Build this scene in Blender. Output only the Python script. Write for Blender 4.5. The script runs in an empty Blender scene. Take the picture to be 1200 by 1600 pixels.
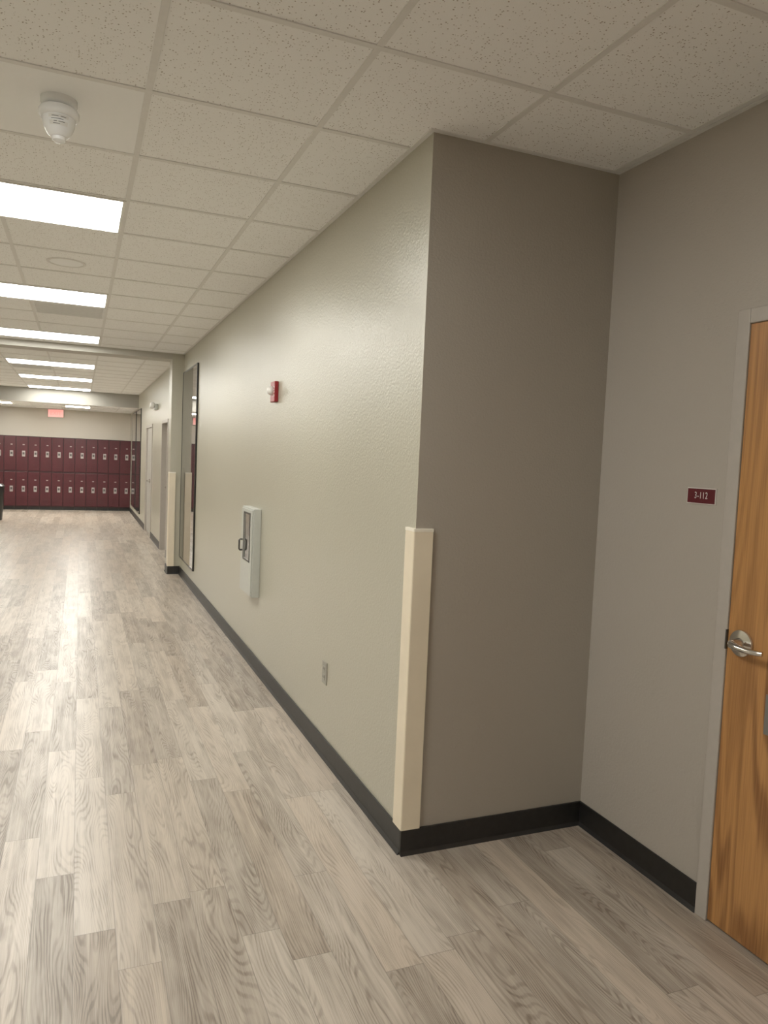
import bpy, bmesh, math, random
from mathutils import Vector, Matrix
random.seed(4)
S = bpy.context.scene
COL = S.collection
PI = math.pi

# ------------------------------------------------------------------ dimensions (metres)
H = 2.798          # ceiling height
HL = 2.503         # lower ceiling at the far end
CAMZ = 1.563
XW = 1.207         # long corridor wall
XR = 2.068         # recess right wall
YC = 2.60          # return wall
XL = -2.02         # left wall (outside the frame)
YF = 20.40         # far wall
YP = 9.76          # pilaster / header
YS = 17.60         # step down of the ceiling
YB = -4.0
T = 0.61

# ------------------------------------------------------------------ node helpers
class NT:
    def __init__(self, name):
        self.m = bpy.data.materials.new(name); self.m.use_nodes = True
        self.t = self.m.node_tree; self.b = self.t.nodes['Principled BSDF']
    def n(self, typ, **kw):
        x = self.t.nodes.new(typ)
        for k, v in kw.items(): setattr(x, k, v)
        return x
    def l(self, a, b): self.t.links.new(a, b)
    def put(self, sock, v):
        if hasattr(v, 'is_output') or isinstance(v, bpy.types.NodeSocket): self.l(v, sock)
        else: sock.default_value = v
    def math(self, op, a, b=None, c=None, clamp=False):
        x = self.n('ShaderNodeMath', operation=op, use_clamp=clamp)
        self.put(x.inputs[0], a)
        if b is not None: self.put(x.inputs[1], b)
        if c is not None: self.put(x.inputs[2], c)
        return x.outputs[0]
    def comb(self, a, b, c):
        x = self.n('ShaderNodeCombineXYZ')
        for i, v in enumerate((a, b, c)): self.put(x.inputs[i], v)
        return x.outputs[0]
    def xyz(self):
        tc = self.n('ShaderNodeTexCoord'); s = self.n('ShaderNodeSeparateXYZ')
        self.l(tc.outputs['Object'], s.inputs[0])
        return tc.outputs['Object'], s.outputs[0], s.outputs[1], s.outputs[2]
    def noise(self, vec, scale, detail=2, rough=.5, dist=0):
        x = self.n('ShaderNodeTexNoise'); self.put(x.inputs['Vector'], vec)
        x.inputs['Scale'].default_value = scale; x.inputs['Detail'].default_value = detail
        x.inputs['Roughness'].default_value = rough; x.inputs['Distortion'].default_value = dist
        return x.outputs['Fac']
    def white(self, vec):
        x = self.n('ShaderNodeTexWhiteNoise', noise_dimensions='3D'); self.put(x.inputs['Vector'], vec)
        return x.outputs['Value'], x.outputs['Color']
    def ramp(self, fac, a, b, lo=0., hi=1.):
        x = self.n('ShaderNodeMapRange', interpolation_type='SMOOTHSTEP')
        self.put(x.inputs['Value'], fac)
        x.inputs['From Min'].default_value = a; x.inputs['From Max'].default_value = b
        x.inputs['To Min'].default_value = lo; x.inputs['To Max'].default_value = hi
        return x.outputs['Result']
    def mix(self, fac, a, b):
        x = self.n('ShaderNodeMix', data_type='RGBA')
        self.put(x.inputs[0], fac)
        for i, v in ((6, a), (7, b)):
            if isinstance(v, tuple): x.inputs[i].default_value = (*v[:3], 1)
            else: self.l(v, x.inputs[i])
        return x.outputs[2]
    def bump(self, h, strength, dist):
        x = self.n('ShaderNodeBump'); x.inputs['Strength'].default_value = strength
        x.inputs['Distance'].default_value = dist; self.l(h, x.inputs['Height'])
        self.l(x.outputs[0], self.b.inputs['Normal'])
    def set(self, color=None, rough=None, metal=None, spec=None):
        if color is not None:
            if isinstance(color, tuple): self.b.inputs['Base Color'].default_value = (*color[:3], 1)
            else: self.l(color, self.b.inputs['Base Color'])
        if rough is not None: self.put(self.b.inputs['Roughness'], rough)
        if metal is not None: self.b.inputs['Metallic'].default_value = metal
        if spec is not None: self.b.inputs['Specular IOR Level'].default_value = spec
        return self.m

def simple(name, c, rough=.5, metal=0., spec=.5, var=.06, scale=30):
    k = NT(name); v, x, y, z = k.xyz()
    f = k.noise(v, scale, 3)
    d = tuple(max(0, i*(1-var)) for i in c); e = tuple(min(1, i*(1+var)) for i in c)
    return k.set(k.mix(k.ramp(f, .3, .7), d, e), rough, metal, spec)

def paint(name, c, rough=.28, spec=.95, bs=.42):
    k = NT(name); v, x, y, z = k.xyz()
    big = k.noise(v, 1.3, 2)
    d = tuple(i*.97 for i in c); e = tuple(i*1.03 for i in c)
    k.set(k.mix(big, d, e), rough, 0, spec)
    f = k.noise(v, 95, 3, .55)
    k.bump(f, bs, .0045)
    return k.m

def emit(name, c, strength):
    k = NT(name); v, x, y, z = k.xyz()
    k.set((.8, .8, .8), .5)
    f = k.noise(v, 3, 1)
    col = k.mix(f, tuple(i*.97 for i in c), c)
    k.l(col, k.b.inputs['Emission Color']); k.b.inputs['Emission Strength'].default_value = strength
    return k.m

# floor: whitewashed vinyl planks along the corridor
def floor_mat():
    k = NT('vinyl_planks'); v, x, y, z = k.xyz()
    PW, PL = .127, 1.22
    xs = k.math('DIVIDE', x, PW); row = k.math('FLOOR', xs)
    rr, _ = k.white(k.comb(row, 3.7, 1.1))
    ys = k.math('ADD', k.math('DIVIDE', y, PL), k.math('MULTIPLY', rr, 7.31))
    pid = k.math('FLOOR', ys)
    r1, rc = k.white(k.comb(row, pid, 5.5))
    sc = k.n('ShaderNodeSeparateColor'); k.l(rc, sc.inputs[0])
    r2, r3 = sc.outputs[1], sc.outputs[2]
    fx = k.math('FRACT', xs); fy = k.math('FRACT', ys)
    ex = k.math('MINIMUM', fx, k.math('SUBTRACT', 1, fx))
    ey = k.math('MINIMUM', fy, k.math('SUBTRACT', 1, fy))
    jx = k.ramp(ex, .005, .016, 1, 0); jy = k.ramp(ey, .0005, .0018, 1, 0)
    joint = k.math('MAXIMUM', jx, jy)
    ox = k.math('MULTIPLY', r1, 61.3); oy = k.math('MULTIPLY', r2, 47.9)
    # cathedral grain : stretched contour lines on top of a steady line spacing
    va = k.comb(k.math('ADD', k.math('MULTIPLY', x, 10), ox), k.math('ADD', k.math('MULTIPLY', y, 1.3), oy), r3)
    na = k.noise(va, 1, .8, .4, .15)
    wob = k.noise(k.comb(k.math('MULTIPLY', x, 120), k.math('MULTIPLY', y, 10), r1), 1, 2)
    ph = k.math('ADD', k.math('ADD', k.math('MULTIPLY', na, 170), k.math('MULTIPLY', x, 600)), k.math('MULTIPLY', wob, 2.6))
    lines = k.ramp(k.math('SINE', ph), -.2, 1.)
    # fibres
    vb = k.comb(k.math('ADD', k.math('MULTIPLY', x, 280), ox), k.math('ADD', k.math('MULTIPLY', y, 7), oy), r2)
    fb = k.ramp(k.noise(vb, 1, 3, .6), .35, .7)
    # long pale streaks
    vs = k.comb(k.math('ADD', k.math('MULTIPLY', x, 75), oy), k.math('ADD', k.math('MULTIPLY', y, 1.8), ox), r3)
    ws = k.ramp(k.noise(vs, 1, 3, .6), .42, .72)
    # blotches : where grain shows
    vc = k.comb(k.math('ADD', k.math('MULTIPLY', x, 18), oy), k.math('ADD', k.math('MULTIPLY', y, 3.2), ox), r1)
    bl = k.ramp(k.noise(vc, 1, 3, .55), .34, .66)
    a = k.math('MULTIPLY', lines, k.math('MULTIPLY_ADD', bl, .24, .12))
    b = k.math('MULTIPLY', fb, k.math('MULTIPLY_ADD', bl, .15, .10))
    c = k.math('MULTIPLY', r1, .48)
    d = k.math('MULTIPLY', bl, .15)
    f = k.math('ADD', k.math('ADD', a, b), k.math('ADD', c, d), clamp=True)
    f = k.math('SUBTRACT', f, k.math('MULTIPLY', ws, .26), clamp=True)
    lightc = k.mix(r3, (.515, .456, .388), (.50, .418, .338))
    col = k.mix(f, lightc, (.170, .132, .102))
    col = k.mix(k.math('MULTIPLY', joint, .5), col, (.12, .10, .085))
    k.set(col, k.ramp(f, 0, 1, .28, .40), 0, .5)
    k.bump(k.math('SUBTRACT', k.math('MULTIPLY', f, -.3), joint), .12, .002)
    return k.m

def tile_mat(name='ceiling_tile', speck=True, c=(.95, .95, .945)):
    k = NT(name); v, x, y, z = k.xyz()
    if not speck:
        f = k.noise(k.comb(k.math('MULTIPLY', x, 40), k.math('MULTIPLY', y, 2), z), 1, 2)
        return k.set(k.mix(f, tuple(i*.97 for i in c), c), .5, 0, .4)
    vv = k.comb(x, y, 0)
    vo = k.n('ShaderNodeTexVoronoi'); k.l(vv, vo.inputs['Vector']); vo.inputs['Scale'].default_value = 112
    sc = k.n('ShaderNodeSeparateColor'); k.l(vo.outputs['Color'], sc.inputs[0])
    rad = k.math('MULTIPLY', k.ramp(sc.outputs[0], .1, 1), .29)
    wob = k.noise(vv, 400, 1)
    dd = k.math('ADD', vo.outputs['Distance'], k.math('MULTIPLY', k.math('SUBTRACT', wob, .5), .25))
    m = k.ramp(k.math('SUBTRACT', rad, dd), -.03, .03)
    col = k.mix(k.math('MULTIPLY', m, .75), c, (.24, .18, .13))
    k.set(col, .85, 0, .2)
    return k.m

def wood_mat():
    k = NT('door_wood'); v, x, y, z = k.xyz()
    va = k.comb(x, k.math('MULTIPLY', y, 6.5), k.math('MULTIPLY', z, .75))
    na = k.noise(va, 1, 1.3, .5, .35)
    wob = k.noise(k.comb(x, k.math('MULTIPLY', y, 60), k.math('MULTIPLY', z, 3)), 1, 2)
    s = k.math('SINE', k.math('ADD', k.math('ADD', k.math('MULTIPLY', na, 48), k.math('MULTIPLY', y, 70)), k.math('MULTIPLY', wob, 1.6)))
    li = k.ramp(s, -.7, 1)
    fb = k.ramp(k.noise(k.comb(x, k.math('MULTIPLY', y, 170), k.math('MULTIPLY', z, 4)), 1, 3), .35, .7)
    bl = k.ramp(k.noise(k.comb(x, k.math('MULTIPLY', y, 6), k.math('MULTIPLY', z, .9)), 1, 2), .35, .7)
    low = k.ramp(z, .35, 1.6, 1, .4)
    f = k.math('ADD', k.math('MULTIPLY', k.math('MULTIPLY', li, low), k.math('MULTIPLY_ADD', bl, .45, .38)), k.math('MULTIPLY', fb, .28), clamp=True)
    k.set(k.mix(f, (.52, .25, .083), (.185, .070, .020)), .35, 0, .5)
    return k.m

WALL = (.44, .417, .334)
M = {}
M['floor'] = floor_mat()
M['tile'] = tile_mat()
M['smooth'] = tile_mat('smooth_tile', False, (.97, .98, .985))
M['wall'] = paint('wall_paint', WALL)
M['wallr'] = paint('wall_paint_shade', (.375, .337, .288), .36, .5)  # darker wall colour, the return wall's shade is put into it
M['wallg'] = paint('wall_paint_dim', (.445, .403, .357), .35, .5)  # wall colour with the pinkish cast of the dimly lit recess painted in
M['wallf'] = paint('far_wall_paint', (.56, .51, .44), .4, .5)
M['beam'] = paint('beam_paint', (.46, .44, .39), .4, .4)
M['bulk'] = paint('bulkhead_paint', (.36, .345, .31), .5, .2)
M['grid'] = simple('grid_white', (.77, .76, .74), .45, var=.02)
M['base'] = simple('rubber_black', (.012, .011, .011), .45, var=.2)
M['guard'] = simple('guard_cream', (.80, .70, .54), .4, var=.03, scale=8)
M['cap'] = simple('guard_cap', (.88, .82, .71), .4, var=.03)
M['frame'] = simple('frame_paint', (.455, .415, .375), .4, var=.02)
M['wood'] = wood_mat()
M['chrome'] = simple('satin_nickel', (.66, .64, .61), .18, 1., var=.03)
M['dmetal'] = simple('dark_metal', (.10, .095, .09), .4, .7)
M['plate'] = simple('plate_metal', (.20, .19, .175), .4, .3, var=.03)
M['maroon'] = simple('sign_maroon', (.10, .008, .015), .35, var=.05)
M['white'] = simple('white_plastic', (.80, .79, .76), .4, var=.02)
M['dome'] = simple('detector_white', (.92, .93, .94), .25, var=.01)
M['rim'] = simple('sign_rim', (.70, .66, .63), .4, var=.02)
M['offw'] = simple('light_grey_metal', (.50, .51, .47), .35, var=.02)
M['outlet'] = simple('outlet_grey', (.33, .315, .27), .4, var=.02)
M['red'] = simple('alarm_red', (.28, .008, .015), .35, var=.05)
M['locker'] = simple('locker_maroon', (.050, .0032, .0075), .4, var=.1, scale=6)
M['lockerd'] = simple('locker_gap_shade', (.026, .002, .004), .5, var=.1)  # darker locker maroon on the body, paints shade into the door gaps
M['label'] = simple('locker_label', (.36, .32, .31), .4, .3)
M['black'] = simple('black_gloss', (.012, .011, .011), .3, var=.1)
M['ink'] = simple('ink', (.16, .16, .17), .6)
M['inkd'] = simple('ink_dark', (.05, .05, .055), .6)
M['glassd'] = simple('case_glass', (.30, .28, .27), .015, .92, .5, var=.06, scale=2)
M['diff'] = emit('light_diffuser', (1., .98, .90), 20.5)
M['diffe'] = emit('far_light_diffuser', (1., .97, .88), 60.)
M['exitbg'] = emit('exit_face', (1., .14, .15), .8)
M['exitred'] = emit('exit_letters', (.70, .010, .015), .9)
M['doorg'] = simple('grey_door', (.40, .38, .34), .4, var=.03)
M['vent'] = simple('vent_grey', (.80, .80, .79), .5, var=.03)
M['ventd'] = simple('vent_back', (.6, .6, .6), .6)
k = NT('clear_glass'); vv_, *_ = k.xyz()
k.set((.95, .97, .96), k.ramp(k.noise(vv_, 5), 0, 1, .02, .05)); k.b.inputs['Transmission Weight'].default_value = 1; k.b.inputs['IOR'].default_value = 1.3
M['glass'] = k.m

# ------------------------------------------------------------------ geometry helpers
ROOT = {}
class MB:
    def __init__(self): self.bm = bmesh.new()
    def _merge(self, other):
        me = bpy.data.meshes.new('tmp'); other.to_mesh(me); other.free()
        self.bm.from_mesh(me); bpy.data.meshes.remove(me)
    def box(self, x0, x1, y0, y1, z0, z1, bev=0., seg=2):
        b = bmesh.new(); bmesh.ops.create_cube(b, size=1)
        for v in b.verts:
            v.co = Vector(((x0+x1)/2+v.co.x*(x1-x0), (y0+y1)/2+v.co.y*(y1-y0), (z0+z1)/2+v.co.z*(z1-z0)))
        if bev: bmesh.ops.bevel(b, geom=b.edges[:], offset=bev, segments=seg, profile=.5, affect='EDGES')
        self._merge(b); return self
    def prism(self, pts, z0, z1, axis='Z'):
        b = bmesh.new()
        def P(p, h):
            if axis == 'Z': return (p[0], p[1], h)
            if axis == 'X': return (h, p[0], p[1])
            return (p[0], h, p[1])
        lo = [b.verts.new(P(p, z0)) for p in pts]; hi = [b.verts.new(P(p, z1)) for p in pts]
        b.faces.new(lo); b.faces.new(hi); n = len(pts)
        for i in range(n): b.faces.new((lo[i], lo[(i+1) % n], hi[(i+1) % n], hi[i]))
        bmesh.ops.recalc_face_normals(b, faces=b.faces[:]); self._merge(b); return self
    def lathe(self, c, prof, axis=(0, 0, 1), seg=32):
        b = bmesh.new(); ax = Vector(axis).normalized()
        q = Vector((0, 0, 1)).rotation_difference(ax).to_matrix(); c = Vector(c); rings = []
        for r, h in prof:
            if r < 1e-6: rings.append([b.verts.new(c + q @ Vector((0, 0, h)))])
            else: rings.append([b.verts.new(c + q @ Vector((r*math.cos(2*PI*i/seg), r*math.sin(2*PI*i/seg), h))) for i in range(seg)])
        for A, B in zip(rings, rings[1:]):
            for i in range(seg):
                j = (i+1) % seg
                if len(A) == 1 and len(B) == 1: continue
                if len(A) == 1: b.faces.new((A[0], B[i], B[j]))
                elif len(B) == 1: b.faces.new((A[i], A[j], B[0]))
                else: b.faces.new((A[i], A[j], B[j], B[i]))
        for R in (rings[0], rings[-1]):
            if len(R) > 1: b.faces.new(R)
        bmesh.ops.recalc_face_normals(b, faces=b.faces[:]); self._merge(b); return self
    def tube(self, pts, r, seg=12):
        b = bmesh.new(); pts = [Vector(p) for p in pts]; rings = []
        rs = r if isinstance(r, (list, tuple)) else [r]*len(pts)
        for i, p in enumerate(pts):
            d = (pts[min(i+1, len(pts)-1)] - pts[max(i-1, 0)]).normalized()
            u = d.orthogonal().normalized() if i == 0 else (u - d*u.dot(d)).normalized()
            w = d.cross(u)
            rings.append([b.verts.new(p + rs[i]*(u*math.cos(2*PI*k/seg) + w*math.sin(2*PI*k/seg))) for k in range(seg)])
        for A, B in zip(rings, rings[1:]):
            for i in range(seg): b.faces.new((A[i], A[(i+1) % seg], B[(i+1) % seg], B[i]))
        b.faces.new(rings[0]); b.faces.new(rings[-1])
        bmesh.ops.recalc_face_normals(b, faces=b.faces[:]); self._merge(b); return self
    def build(self, name, mat, parent=None, origin=None, smooth=False):
        o0 = Vector((0, 0, 0))
        if parent is not None: o0 = ROOT[parent.name]
        elif origin is not None: o0 = Vector(origin)
        for v in self.bm.verts: v.co -= o0
        me = bpy.data.meshes.new(name); self.bm.to_mesh(me); self.bm.free()
        me.materials.append(mat)
        o = bpy.data.objects.new(name, me); COL.objects.link(o)
        if parent is not None: o.parent = parent
        else: o.location = o0
        ROOT[o.name] = o0
        if smooth:
            for p in me.polygons: p.use_smooth = True
            try: me.set_sharp_from_angle(angle=math.radians(35))
            except Exception: pass
        return o

def tag(o, label=None, cat=None, group=None, kind=None):
    if label: o['label'] = label
    if cat: o['category'] = cat
    if group: o['group'] = group
    if kind: o['kind'] = kind
    return o
def empty(name, loc, label, cat, group=None, kind=None):
    o = bpy.data.objects.new(name, None); COL.objects.link(o); o.location = loc
    o.empty_display_size = .1
    ROOT[o.name] = Vector(loc); return tag(o, label, cat, group, kind)
def struct(mb, name, mat, label=None, cat='structure'):
    return tag(mb.build(name, mat), label, cat, None, 'structure')
def copy_tree(o, parent=None):
    c = o.copy(); COL.objects.link(c)
    if parent is not None: c.parent = parent
    for ch in list(o.children): copy_tree(ch, c)
    return c
def text(s, size, loc, right, up, mat, name, parent, sx=1., ext=.0008, bold=0., space=1.):
    cu = bpy.data.curves.new('txt', 'FONT'); cu.body = s; cu.size = size; cu.align_x = 'CENTER'; cu.align_y = 'CENTER'
    cu.extrude = ext; cu.offset = bold; cu.space_character = space
    t = bpy.data.objects.new('txt', cu); COL.objects.link(t)
    dg = bpy.context.evaluated_depsgraph_get(); dg.update()
    me = bpy.data.meshes.new_from_object(t.evaluated_get(dg))
    bpy.data.objects.remove(t); bpy.data.curves.remove(cu)
    r, u = Vector(right), Vector(up); n = r.cross(u); L = Vector(loc) - ROOT[parent.name]
    for v in me.vertices: v.co = L + r*v.co.x*sx + u*v.co.y + n*v.co.z
    me.name = name; me.materials.clear(); me.materials.append(mat)
    o = bpy.data.objects.new(name, me); COL.objects.link(o); o.parent = parent
    ROOT[o.name] = ROOT[parent.name]; return o

def wall_y(mb, x0, x1, y0, y1, z0, z1, holes=()):
    ys = sorted({y0, y1, *[h[0] for h in holes], *[h[1] for h in holes]})
    for a, b in zip(ys, ys[1:]):
        hs = sorted([(h[2], h[3]) for h in holes if h[0] <= a + 1e-6 and h[1] >= b - 1e-6])
        z = z0
        for ha, hb in hs:
            if ha > z + 1e-6: mb.box(x0, x1, a, b, z, ha)
            z = hb
        if z < z1 - 1e-6: mb.box(x0, x1, a, b, z, z1)
    return mb

# ------------------------------------------------------------------ the setting
struct(MB().box(XL-.15, XR+.15, YB-.15, YF+.15, -.1, 0), 'floor', M['floor'], 'whitewashed grey wood-look vinyl plank floor', 'floor')
tp = .0015
c = MB().box(XL-.15, XW, YB-.15, YS, H+tp, H+.1).box(XW, XR+.15, YB-.15, YC+.15, H+tp, H+.1)
struct(c, 'ceiling', M['tile'], 'speckled acoustic tile ceiling of the corridor', 'ceiling')
struct(MB().box(XL-.15, XW+.15, YS+.02, YF+.15, HL+tp, HL+.1), 'ceiling_far', M['tile'], 'lower tile ceiling above the lockers', 'ceiling')

NICHE = (5.255, 5.585, .565, 1.155)
D2 = (11.40, 12.30, 0, 2.05)
D3 = (14.00, 15.30, 0, 2.05)
w = wall_y(MB(), XW, XW+.15, YC+.15, YF, 0, H, [NICHE, D2, D3])
w.prism([(XW, YC), (XW+.15, YC+.15), (XW, YC+.15)], 0, H)
struct(w, 'wall_right', M['wall'], 'long beige painted corridor wall', 'wall')
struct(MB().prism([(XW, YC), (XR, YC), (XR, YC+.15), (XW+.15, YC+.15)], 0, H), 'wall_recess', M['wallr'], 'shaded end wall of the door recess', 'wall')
DO = (.905, 1.915, 0, 2.12)
struct(wall_y(MB(), XR, XR+.15, YB, YC+.15, 0, H, [DO]), 'wall_door_side', M['wallg'], 'grey recess wall holding the wooden door', 'wall')
struct(MB().box(XL-.15, XL, YB, YF, 0, H), 'wall_left', M['wall'], 'corridor wall on the left', 'wall')
struct(MB().box(XL-.15, XR+.15, YB-.15, YB, 0, H), 'wall_back', M['wall'], 'wall behind the camera', 'wall')
struct(MB().box(XL-.15, XW+.15, YF, YF+.15, 0, H), 'wall_far', M['wallf'], 'beige wall behind the maroon lockers', 'wall')
struct(MB().box(1.061, XW, YP, YP+.3, 0, H), 'wall_pilaster', M['wall'], 'shallow pilaster beyond the tall glass panel', 'wall')
struct(MB().box(XL, XL+.146, YP, YP+.3, 0, H), 'wall_pilaster_left', M['wall'], 'matching pilaster on the left wall', 'wall')
struct(MB().box(XL+.146, 1.061, YP, YP+.3, H-.075, H+tp), 'trim_header', M['beam'], 'shallow header crossing the corridor ceiling', 'trim')
struct(MB().box(XL, XW, YS, YS+.02, HL, H+.1), 'trim_bulkhead', M['bulk'], 'bulkhead where the ceiling steps down', 'trim')

# ceiling T-bar grid
g = MB(); bw = .0115
def bars(x0, x1, y0, y1, z):
    kx = math.ceil((x0-.203)/T)
    while .203 + kx*T < x1 - .02:
        X = .203 + kx*T
        if X > x0 + .02: g.box(X-bw, X+bw, y0, y1, z-.002, z+tp)
        kx += 1
    ky = math.ceil((y0-4.0)/T)
    while 4.0 + ky*T < y1 - .02:
        Y = 4.0 + ky*T
        if Y > y0 + .02: g.box(x0, x1, Y-bw, Y+bw, z-.0025, z+tp)
        ky += 1
bars(XL, XW, YB, YP, H); bars(XW, XR, YB, YC, H); bars(XL, XW, YP+.3, YS, H); bars(XL, XW, YS+.02, YF, HL)
struct(g, 'trim_ceiling_grid', M['grid'], 'white metal grid between the ceiling tiles', 'trim')
a = MB(); aw = .02
a.box(XW-aw, XW, YC, YP, H-.003, H+tp).box(XW-aw, XR, YC-aw, YC, H-.003, H+tp).box(XR-aw, XR, YB, YC-aw, H-.003, H+tp)
a.box(XL, XL+aw, YB, YP, H-.003, H+tp).box(XW-aw, XW, YP+.3, YS, H-.003, H+tp).box(XL, XL+aw, YP+.3, YS, H-.003, H+tp)
a.box(XL, XW, YP-aw, YP, H-.003, H+tp).box(XW-aw, XW, YS+.02, YF, HL-.003, HL+tp).box(XL, XW, YF-aw, YF, HL-.003, HL+tp)
struct(a, 'trim_wall_angle', M['grid'], 'thin white edge moulding of the ceiling', 'trim')

# baseboards
bt, bh = .009, .103
def base_x(y0, y1, X, sgn, mb):   # along Y on a wall at X, facing sgn
    xs = sorted((X, X+sgn*bt)); mb.box(xs[0], xs[1], y0, y1, 0, bh, .002)
    pts = [(X+sgn*bt, 0), (X+sgn*(bt+.010), 0), (X+sgn*bt, .014)]
    mb.prism([(p[0], p[1]) for p in pts], y0, y1, axis='Y')
def base_y(x0, x1, Y, mb):
    mb.box(x0, x1, Y-bt, Y, 0, bh, .002)
    mb.prism([(Y-bt, 0), (Y-bt-.010, 0), (Y-bt, .014)], x0, x1, axis='X')
m = MB(); base_x(YC, YP-bt, XW, -1, m); struct(m, 'baseboard_right', M['base'], 'black rubber baseboard along the long wall', 'baseboard')
m = MB(); base_y(XW-bt, XR, YC, m); struct(m, 'baseboard_recess', M['base'], 'black baseboard of the recess end wall', 'baseboard')
m = MB(); base_x(1.915, YC-bt, XR, -1, m); base_x(YB, .905, XR, -1, m); struct(m, 'baseboard_door_side', M['base'], 'black baseboard beside the wooden door', 'baseboard')
m = MB(); base_y(1.061-bt, XW, YP, m); base_x(YP, YP+.3, 1.061, -1, m); struct(m, 'baseboard_pilaster', M['base'], 'black baseboard around the pilaster', 'baseboard')
m = MB(); base_x(YP+.3, 11.40, XW, -1, m); base_x(12.30, 14.0, XW, -1, m); base_x(15.30, 20.05, XW, -1, m); struct(m, 'baseboard_far', M['base'], 'black baseboard between the far doors', 'baseboard')
m = MB(); base_x(YB, YF, XL, 1, m); struct(m, 'baseboard_left', M['base'], 'black baseboard of the left wall', 'baseboard')

# ------------------------------------------------------------------ corner guards
def guard(X, Y, label):
    t = empty('corner_guard', (X, Y, bh), label, 'corner guard', 'cream corner guards')
    e, q, wg = .012, .005, .07
    def prof(e, wg): return [(X-e, Y+wg), (X-e, Y-e+q), (X-e+q*.3, Y-e+q*.3), (X-e+q, Y-e), (X+wg, Y-e), (X+wg, Y), (X, Y), (X, Y+wg)]
    MB().prism(prof(e, wg), bh, 1.295).build('cover', M['guard'], t)
    MB().prism(prof(e+.001, wg+.001), 1.295, 1.307).build('end_cap', M['cap'], t)
    return t
guard(XW, YC, 'cream vinyl corner guard on the near corner where the long wall meets the recess')
guard(1.061, YP, 'cream corner guard on the distant pilaster past the tall glass panel')

# ------------------------------------------------------------------ door 1 (wooden, in the recess)
d = empty('door_1', (XR, 1.41, 0), 'orange-brown wooden door with lever handle at right edge', 'door', None, 'structure')
f = MB(); xf = XR-.016
f.box(xf, XR+.12, 1.865, 1.915, 0, 2.12, .003).box(xf, XR+.12, .905, .955, 0, 2.12, .003).box(xf, XR+.12, .955, 1.865, 2.07, 2.12, .003)
f.box(XR+.05, XR+.12, 1.845, 1.865, 0, 2.07).box(XR+.05, XR+.12, .955, .975, 0, 2.07).box(XR+.05, XR+.12, .975, 1.845, 2.05, 2.07)
f.build('door_frame', M['frame'], d)
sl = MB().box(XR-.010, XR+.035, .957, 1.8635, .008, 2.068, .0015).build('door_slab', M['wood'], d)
hy, hz = 1.805, 1.005; xs = XR-.010
hd = MB().lathe((xs, hy, hz), [(.045, 0), (.046, .004), (.044, .009), (.033, .012), (.019, .014), (.015, .03), (.013, .045)], axis=(-1, 0, 0)).build('handle_rose', M['chrome'], d, smooth=True)
MB().tube([(xs-.040, hy+.006, hz), (xs-.052, hy-.004, hz-.001), (xs-.056, hy-.03, hz-.004), (xs-.056, hy-.07, hz-.006), (xs-.055, hy-.105, hz-.004), (xs-.048, hy-.122, hz-.003)],
          [.013, .013, .011, .010, .009, .008]).build('lever', M['chrome'], hd, smooth=True)
MB().box(xf-.003, xf+.010, 1.862, 1.868, .972, 1.040, .001).build('strike_plate', M['dmetal'], d)
MB().box(xs-.003, xs, 1.62, 1.695, .735, .865, .001).build('metal_plate', M['plate'], d)

# doors 2 and 3 (far, grey)
for nm, D, lab, rec in (('door_2', D2, 'grey door just beyond the pilaster, first along the far wall', .10), ('door_3', D3, 'grey double-width door further along, before the far glass panels', .02)):
    dd = empty(nm, (XW, (D[0]+D[1])/2, 0), lab, 'door', None, 'structure')
    f = MB(); xf = XW-.014
    f.box(xf, XW+.14, D[0], D[0]+.05, 0, 2.05, .002).box(xf, XW+.14, D[1]-.05, D[1], 0, 2.05, .002).box(xf, XW+.14, D[0]+.05, D[1]-.05, 2.0, 2.05, .002)
    f.build('door_frame', M['frame'], dd)
    x0 = XW+rec
    if nm == 'door_2':
        MB().box(x0, x0+.04, D[0]+.051, D[1]-.051, .006, 1.998, .002).build('door_slab', M['doorg'], dd)
        leaves = [(D[1]-.115)]
    else:
        mid = (D[0]+D[1])/2
        MB().box(x0, x0+.04, D[0]+.051, mid-.002, .006, 1.998, .002).build('door_slab', M['doorg'], dd)
        MB().box(x0, x0+.04, mid+.002, D[1]-.051, .006, 1.998, .002).build('door_slab', M['doorg'], dd)
        leaves = [mid-.07, mid+.07]
    for hy2 in leaves:
        r = MB().lathe((x0, hy2, 1.0), [(.035, 0), (.035, .008), (.014, .012), (.013, .05)], axis=(-1, 0, 0), seg=20).build('handle_rose', M['chrome'], dd, smooth=True)
        MB().tube([(x0-.05, hy2, 1.0), (x0-.052, hy2-.05, 1.0), (x0-.048, hy2-.11, .998)], .01, 10).build('lever', M['chrome'], r, smooth=True)

# ------------------------------------------------------------------ room sign
sg = empty('room_sign', (XR, 2.032, 1.486), 'maroon room number plate reading 3-112 beside the wooden door', 'sign')
MB().box(XR-.004, XR, 1.9655, 2.0985, 1.4565, 1.5145, .001).build('border', M['rim'], sg)
MB().box(XR-.0050, XR-.004, 1.9688, 2.0952, 1.4598, 1.5112).build('plate', M['maroon'], sg)
text('3-112', .034, (XR-.0053, 2.032, 1.4865), (0, -1, 0), (0, 0, 1), M['white'], 'lettering', sg, sx=.70, ext=.0004, bold=-.0002, space=1.14)

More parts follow.
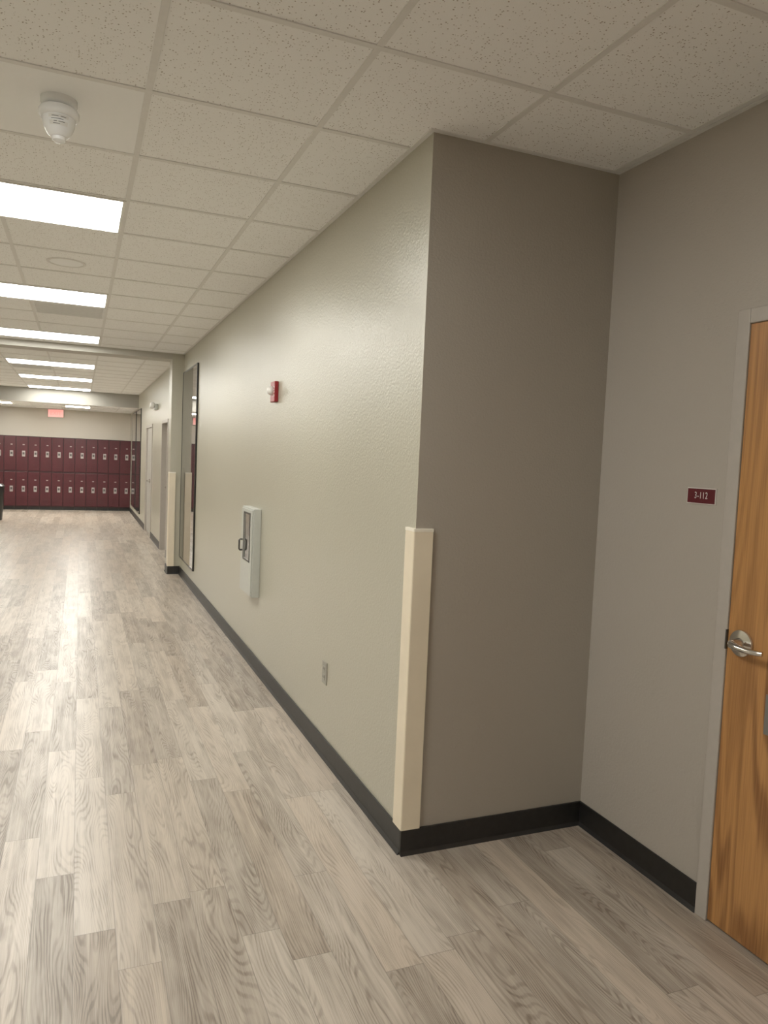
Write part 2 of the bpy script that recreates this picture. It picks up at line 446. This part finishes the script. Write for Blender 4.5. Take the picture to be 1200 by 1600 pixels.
# ------------------------------------------------------------------ fire alarm
fy, fz = 4.90, 1.99
fa = empty('fire_alarm', (XW, fy, fz), 'small red fire alarm strobe high on the long wall', 'fire alarm')
MB().box(XW-.028, XW, fy-.058, fy+.058, fz-.068, fz+.068, .005).build('housing', M['red'], fa)
MB().lathe((XW-.028, fy+.012, fz+.008), [(.030, 0), (.030, .010), (.026, .022), (.015, .032), (0, .035)], axis=(-1, 0, 0), seg=24).build('strobe_lens', M['white'], fa, smooth=True)
text('FIRE', .036, (XW-.0285, fy-.040, fz), (0, 0, -1), (0, -1, 0), M['white'], 'lettering', fa, sx=1.1)

# ------------------------------------------------------------------ extinguisher cabinet + extinguisher
y0, y1, z0, z1 = 5.225, 5.615, .54, 1.18
cb = empty('extinguisher_cabinet', (XW, (y0+y1)/2, z0), 'light grey fire extinguisher cabinet with small window, on the long wall', 'cabinet')
b = MB(); px = XW-.055
b.box(px, XW, y0, y0+.03, z0, z1, .004).box(px, XW, y1-.03, y1, z0, z1, .004).box(px, XW, y0+.02, y1-.02, z1-.03, z1, .004).box(px, XW, y0+.02, y1-.02, z0, z0+.03, .004)
b.box(XW, XW+.13, NICHE[0], NICHE[0]+.006, NICHE[2], NICHE[3]).box(XW, XW+.13, NICHE[1]-.006, NICHE[1], NICHE[2], NICHE[3])
b.box(XW, XW+.13, NICHE[0]+.006, NICHE[1]-.006, NICHE[2], NICHE[2]+.006).box(XW, XW+.13, NICHE[0]+.006, NICHE[1]-.006, NICHE[3]-.006, NICHE[3])
b.box(XW+.124, XW+.13, NICHE[0]+.006, NICHE[1]-.006, NICHE[2]+.006, NICHE[3]-.006)
b.build('body', M['offw'], cb)
xd = px-.010; q0, q1 = y0+.012, y1-.012; wa, wb, wc, we = 5.30, 5.50, .80, 1.135
dr = MB()
wall_y(dr, xd, px-.001, q0, q1, z0+.012, z1-.012, [(wa, wb, wc, we)])
drob = dr.build('door', M['offw'], cb)
MB().box(xd+.003, xd+.006, wa, wb, wc, we).build('window', M['glass'], drob)
gk = MB()
gk.box(xd-.004, xd, wa-.012, wa, wc-.012, we+.012).box(xd-.004, xd, wb, wb+.012, wc-.012, we+.012).box(xd-.004, xd, wa, wb, we, we+.012).box(xd-.004, xd, wa, wb, wc-.012, wc)
gk.build('window_trim', M['dmetal'], drob)
MB().tube([(xd, 5.55, .85), (xd-.018, 5.55, .85), (xd-.024, 5.55, .856), (xd-.024, 5.55, .924), (xd-.018, 5.55, .93), (xd, 5.55, .93)], .007, 10).build('handle', M['dmetal'], drob, smooth=True)
ex = empty('fire_extinguisher', (XW+.045, 5.40, NICHE[2]+.006), 'red fire extinguisher behind the cabinet window', 'fire extinguisher')
ez = NICHE[2]+.006
MB().lathe((XW+.045, 5.40, ez), [(.05, 0), (.06, .01), (.06, .36), (.052, .40), (.03, .43), (.022, .44), (.022, .46)]).build('cylinder', M['red'], ex, smooth=True)
MB().box(XW+.025, XW+.065, 5.385, 5.415, ez+.46, ez+.50, .004).build('valve', M['dmetal'], ex)
MB().box(XW+.02, XW+.05, 5.30, 5.40, ez+.50, ez+.512, .003).build('lever', M['black'], ex)
MB().tube([(XW+.04, 5.41, ez+.48), (XW+.02, 5.47, ez+.47), (XW+.02, 5.485, ez+.40), (XW+.03, 5.48, ez+.2)], .009, 10).build('hose', M['black'], ex, smooth=True)
lb = MB().lathe((XW+.045, 5.40, ez), [(.0605, .15), (.0605, .32)]).build('sticker', M['white'], ex, smooth=True)

# ------------------------------------------------------------------ outlet
oy, oz = 3.648, .441
ol = empty('power_outlet', (XW, oy, oz), 'grey power outlet plate low on the long wall', 'outlet')
pl = MB().box(XW-.006, XW, oy-.036, oy+.036, oz-.059, oz+.059, .002).build('cover_plate', M['outlet'], ol)
for s in (-1, 1):
    rc = MB().box(XW-.0085, XW-.006, oy-.017, oy+.017, oz+s*.022-.0145, oz+s*.022+.0145, .001).build('receptacle', M['outlet'], ol)
    MB().box(XW-.0092, XW-.0084, oy-.009, oy-.006, oz+s*.022-.004, oz+s*.022+.006).box(XW-.0092, XW-.0084, oy+.006, oy+.009, oz+s*.022-.004, oz+s*.022+.006).build('slots', M['inkd'], rc)

# ------------------------------------------------------------------ tall glass panels
def glass_panel(y0, y1, z0, z1, label):
    t = empty('glass_display_panel', (XW, (y0+y1)/2, z0), label, 'display panel', 'tall dark glass panels')
    fr = MB(); e = .020; fx = XW-.020
    fr.box(fx, XW, y0, y0+e, z0, z1, .003).box(fx, XW, y1-e, y1, z0, z1, .003).box(fx, XW, y0+e, y1-e, z1-e, z1, .003).box(fx, XW, y0+e, y1-e, z0, z0+e, .003)
    fr.build('frame', M['black'], t)
    MB().box(XW-.017, XW, y0+e, y1-e, z0+e, z1-e).build('glass', M['glassd'], t)
glass_panel(8.48, 9.70, .23, 2.56, 'tall black-framed reflective glass panel between fire cabinet and pilaster')
glass_panel(16.70, 17.95, .20, 2.46, 'tall dark glass panel past the grey doors, nearer of the far pair')
glass_panel(18.15, 19.45, .20, 2.46, 'tall dark glass panel right beside the lockers, farthest along the wall')

# emergency light on far wall
em = empty('emergency_light', (XW, 13.2, 2.30), 'small white rounded emergency light high between the two grey doors', 'emergency light')
MB().box(XW-.05, XW, 13.08, 13.34, 2.26, 2.36, .012).build('housing', M['offw'], em)
for s in (-1, 1):
    MB().lathe((XW-.045, 13.21+s*.075, 2.325), [(.012, 0), (.05, .02), (.055, .05), (.045, .075), (0, .08)], axis=(-1, 0, .15), seg=20).build('lamp_head', M['white'], em, smooth=True)

# ------------------------------------------------------------------ ceiling lights
def light(y0, label, x0=-1.017, x1=.203, z=H, dm='diff'):
    t = empty('ceiling_light', ((x0+x1)/2, y0+T/2, z), label, 'ceiling light', 'recessed fluorescent ceiling lights')
    e = .022; f = MB()
    f.box(x0+.004, x1-.004, y0+.004, y0+e, z-.008, z+.005, .002).box(x0+.004, x1-.004, y0+T-e, y0+T-.004, z-.008, z+.005, .002)
    f.box(x0+.004, x0+e, y0+e, y0+T-e, z-.008, z+.005, .002).box(x1-e, x1-.004, y0+e, y0+T-e, z-.008, z+.005, .002)
    f.build('frame', M['white'], t)
    MB().box(x0+e, x1-e, y0+e, y0+T-e, z-.005, z+.001).build('diffuser', M[dm], t)
    return t
L1 = light(4.0, 'lit rectangular ceiling light largest in view, just past the white ceiling detector')
def more(y0, label):
    o = copy_tree(L1); o.location.y = y0 + T/2; o['label'] = label
more(6.44, 'lit rectangular ceiling light second down the corridor, with a pale vent behind it')
more(8.88, 'lit rectangular ceiling light third down the corridor, last before the header')
more(11.93, 'lit rectangular ceiling light first beyond the header')
more(14.37, 'lit rectangular ceiling light second beyond the header')
more(16.81, 'lit rectangular ceiling light third beyond the header, against the bulkhead')
more(1.56, 'lit ceiling light overhead, just above the top edge of the frame')
more(-3.32, 'unseen ceiling light added behind the camera to lift the ceiling and recess')  # added out of view to brighten ceiling, near floor and return wall
light(18.2, 'small square lit ceiling light above the middle lockers', -.33, .22, HL, 'diffe')
light(18.2, 'small square lit ceiling light above the leftmost lockers', -1.95, -1.40, HL, 'diffe')

# vents
def vent(x0, y0, label):
    t = empty('ceiling_vent', (x0+T/2, y0+T/2, H), label, 'ceiling vent', 'pale grey ceiling vents')
    f = MB(); e = .03
    f.box(x0+.006, x0+T-.006, y0+.006, y0+e, H-.008, H+.004, .001).box(x0+.006, x0+T-.006, y0+T-e, y0+T-.006, H-.008, H+.004, .001)
    f.box(x0+.006, x0+e, y0+e, y0+T-e, H-.008, H+.004, .001).box(x0+T-e, x0+T-.006, y0+e, y0+T-e, H-.008, H+.004, .001)
    f.build('frame', M['vent'], t)
    MB().box(x0+e, x0+T-e, y0+e, y0+T-e, H-.001, H+.001).build('backing', M['ventd'], t)
    s = MB(); n = 16
    for i in range(n):
        Y = y0+e+(i+.5)*(T-2*e)/n; s.box(x0+e, x0+T-e, Y-.009, Y+.009, H-.006, H-.003)
    s.build('louvre', M['vent'], t)
vent(-.407, 7.05, 'square pale grey louvred ceiling vent behind the second light')
vent(-1.017, 12.54, 'square pale grey louvred ceiling vent beyond the header')
# ceiling speaker
sp = empty('ceiling_speaker', (-.10, 5.53, H), 'round white speaker grille flush in a ceiling tile', 'speaker')
MB().lathe((-.10, 5.53, H-.004), [(.125, .009), (.125, .002), (.118, 0), (.105, .001), (.105, .009)]).build('rim', M['grid'], sp, smooth=True)
MB().lathe((-.10, 5.53, H-.001), [(.104, .003), (.104, 0), (.05, -.001), (0, -.0015)]).build('grille', M['smooth'], sp, smooth=True)

# smooth panel and detector
struct(MB().box(-.407+bw, .203-bw, 2.78+bw, 3.39-bw, H, H+tp), 'ceiling_panel', M['smooth'], 'smooth white ceiling panel holding the detector', 'ceiling panel')
dx, dy = -.085, 3.0
dt = empty('smoke_detector', (dx, dy, H), 'white cone-shaped detector with a printed sticker under the smooth panel', 'detector')
def pr(*a): return [(r, -z) for r, z in a]
MB().lathe((dx, dy, H), pr((.062, 0), (.062, .014), (.057, .022), (.048, .028)), seg=40).build('base', M['dome'], dt, smooth=True)
MB().lathe((dx, dy, H), pr((.046, .027), (.062, .033), (.068, .042), (.068, .056), (.064, .063), (.058, .067)), seg=40).build('collar', M['dome'], dt, smooth=True)
MB().lathe((dx, dy, H), pr((.057, .065), (.054, .085), (.046, .108), (.037, .122), (.028, .129)), seg=40).build('cone', M['dome'], dt, smooth=True)
MB().lathe((dx, dy, H), pr((.024, .127), (.022, .140), (.012, .148), (0, .149)), seg=24).build('tip', M['dome'], dt, smooth=True)
def conept(az, r, z): return Vector((dx + r*math.sin(az), dy - r*math.cos(az), H - z))
def patch(mb, a0, a1, rz0, rz1, n=8):
    b = mb.bm
    A = [b.verts.new(conept(a0+(a1-a0)*i/n, *rz0)) for i in range(n+1)]
    B = [b.verts.new(conept(a0+(a1-a0)*i/n, *rz1)) for i in range(n+1)]
    for i in range(n): b.faces.new((A[i], A[i+1], B[i+1], B[i]))
def rcone(z): return .0565 + (z-.068)*(.046-.0565)/(.106-.068)
ly = MB()
patch(ly, -.62, .62, (rcone(.070)+.0014, .070), (rcone(.104)+.0022, .104))
stk = ly.build('sticker', M['white'], dt)
ln = MB()
for z, a0, a1 in ((.076, -.4, .0), (.076, .12, .45), (.084, -.45, .3), (.092, -.3, -.1), (.092, 0, .4), (.099, -.35, .1)):
    patch(ln, a0, a1, (rcone(z)+.0030, z), (rcone(z+.002)+.0030, z+.002), 4)
ln.build('printed_lines', M['ink'], stk)

# ------------------------------------------------------------------ lockers
LW = .264; LY = 20.10; LH = 1.80
def make_locker():
    x0, x1 = XW-LW, XW
    t = empty('locker', (XW-LW/2, LY, 0), 'x', 'locker', 'maroon two-tier lockers')
    b = MB().box(x0+.001, x1-.001, LY+.012, YF-.005, .08, LH).box(x0+.001, x1-.001, LY, LY+.012, LH-.02, LH).box(x0+.001, x1-.001, LY, LY+.012, .08, .10)
    b.box(x0+.001, x0+.010, LY, LY+.012, .10, LH-.02).box(x1-.010, x1-.001, LY, LY+.012, .10, LH-.02).box(x0+.010, x1-.010, LY, LY+.012, .93, .955)
    b.build('body', M['lockerd'], t)
    MB().box(x0+.001, x1-.001, LY+.03, YF-.005, 0, .08).build('plinth', M['black'], t)
    for z0, z1 in ((.102, .922), (.962, LH-.022)):
        dr = MB().box(x0+.010, x1-.010, LY-.008, LY+.011, z0, z1, .004)
        for j in range(3):
            dr.box(x0+.06, x1-.06, LY-.012, LY-.007, z1-.07-j*.03, z1-.06-j*.03)
            dr.box(x0+.06, x1-.06, LY-.012, LY-.007, z0+.06+j*.03, z0+.07+j*.03)
        do = dr.build('door', M['locker'], t)
        hx = x1-.098; hz = (z0+z1)/2
        hp = MB().box(hx-.035, hx+.035, LY-.014, LY-.008, hz-.07, hz+.07, .004).build('handle', M['label'], do)
        MB().box(hx-.022, hx+.022, LY-.017, LY-.013, hz-.02, hz+.035, .002).build('pocket', M['dmetal'], hp)
        MB().box(hx-.022, hx+.022, LY-.010, LY-.007, z1-.20, z1-.18, .001).build('number_plate', M['label'], do)
    return t
ordn = ['first', 'second', 'third', 'fourth', 'fifth', 'sixth', 'seventh', 'eighth', 'ninth', 'tenth', 'eleventh', 'twelfth']
lk = make_locker()
for i in range(12):
    o = lk if i == 0 else copy_tree(lk)
    o.location.x = XW - LW/2 - i*LW
    o['label'] = 'maroon two-tier metal locker, %s from the right-hand corridor wall' % ordn[i]

# exit sign on the far wall
es = empty('exit_sign', (-.57, YF, 2.40), 'lit red EXIT sign on the wall above the lockers', 'exit sign')
MB().box(-.75, -.39, YF-.05, YF, 2.30, 2.495, .006).build('housing', M['white'], es)
MB().box(-.74, -.40, YF-.054, YF-.05, 2.31, 2.485).build('face', M['exitbg'], es)
text('EXIT', .15, (-.57, YF-.0555, 2.3975), (1, 0, 0), (0, 0, 1), M['exitred'], 'lettering', es, sx=.85, bold=.004)

# black bin at far left
bx_ = -1.69
tb = empty('trash_can', (bx_, 17.3, 0), 'black trash can at the left edge in front of the lockers', 'trash can')
MB().lathe((bx_, 17.3, 0), [(.20, 0), (.21, .01), (.245, .66), (.245, .68)], seg=32).build('body', M['black'], tb, smooth=True)
MB().lathe((bx_, 17.3, .68), [(.255, 0), (.255, .03), (.22, .07), (.12, .09), (0, .095)], seg=32).build('lid', M['black'], tb, smooth=True)

# ------------------------------------------------------------------ world + camera
wd = bpy.data.worlds.new('world'); S.world = wd; wd.use_nodes = True
wd.node_tree.nodes['Background'].inputs[0].default_value = (.5, .5, .5, 1); wd.node_tree.nodes['Background'].inputs[1].default_value = .1
cam = bpy.data.cameras.new('camera'); co = bpy.data.objects.new('camera', cam); COL.objects.link(co)
fwd = Vector((.3799, .9225, -.0686)).normalized()
rt = Vector((.9249, -.3777, .0423)); rt = (rt - fwd*rt.dot(fwd)).normalized(); up = rt.cross(fwd)
co.matrix_world = Matrix(((rt.x, up.x, -fwd.x, 0), (rt.y, up.y, -fwd.y, 0), (rt.z, up.z, -fwd.z, CAMZ), (0, 0, 0, 1)))
cam.sensor_fit = 'VERTICAL'; cam.sensor_height = 36; cam.lens = 36*1160/1600; cam.clip_start = .05
S.camera = co
S.view_settings.view_transform = 'Standard'
S.view_settings.gamma = 1.1
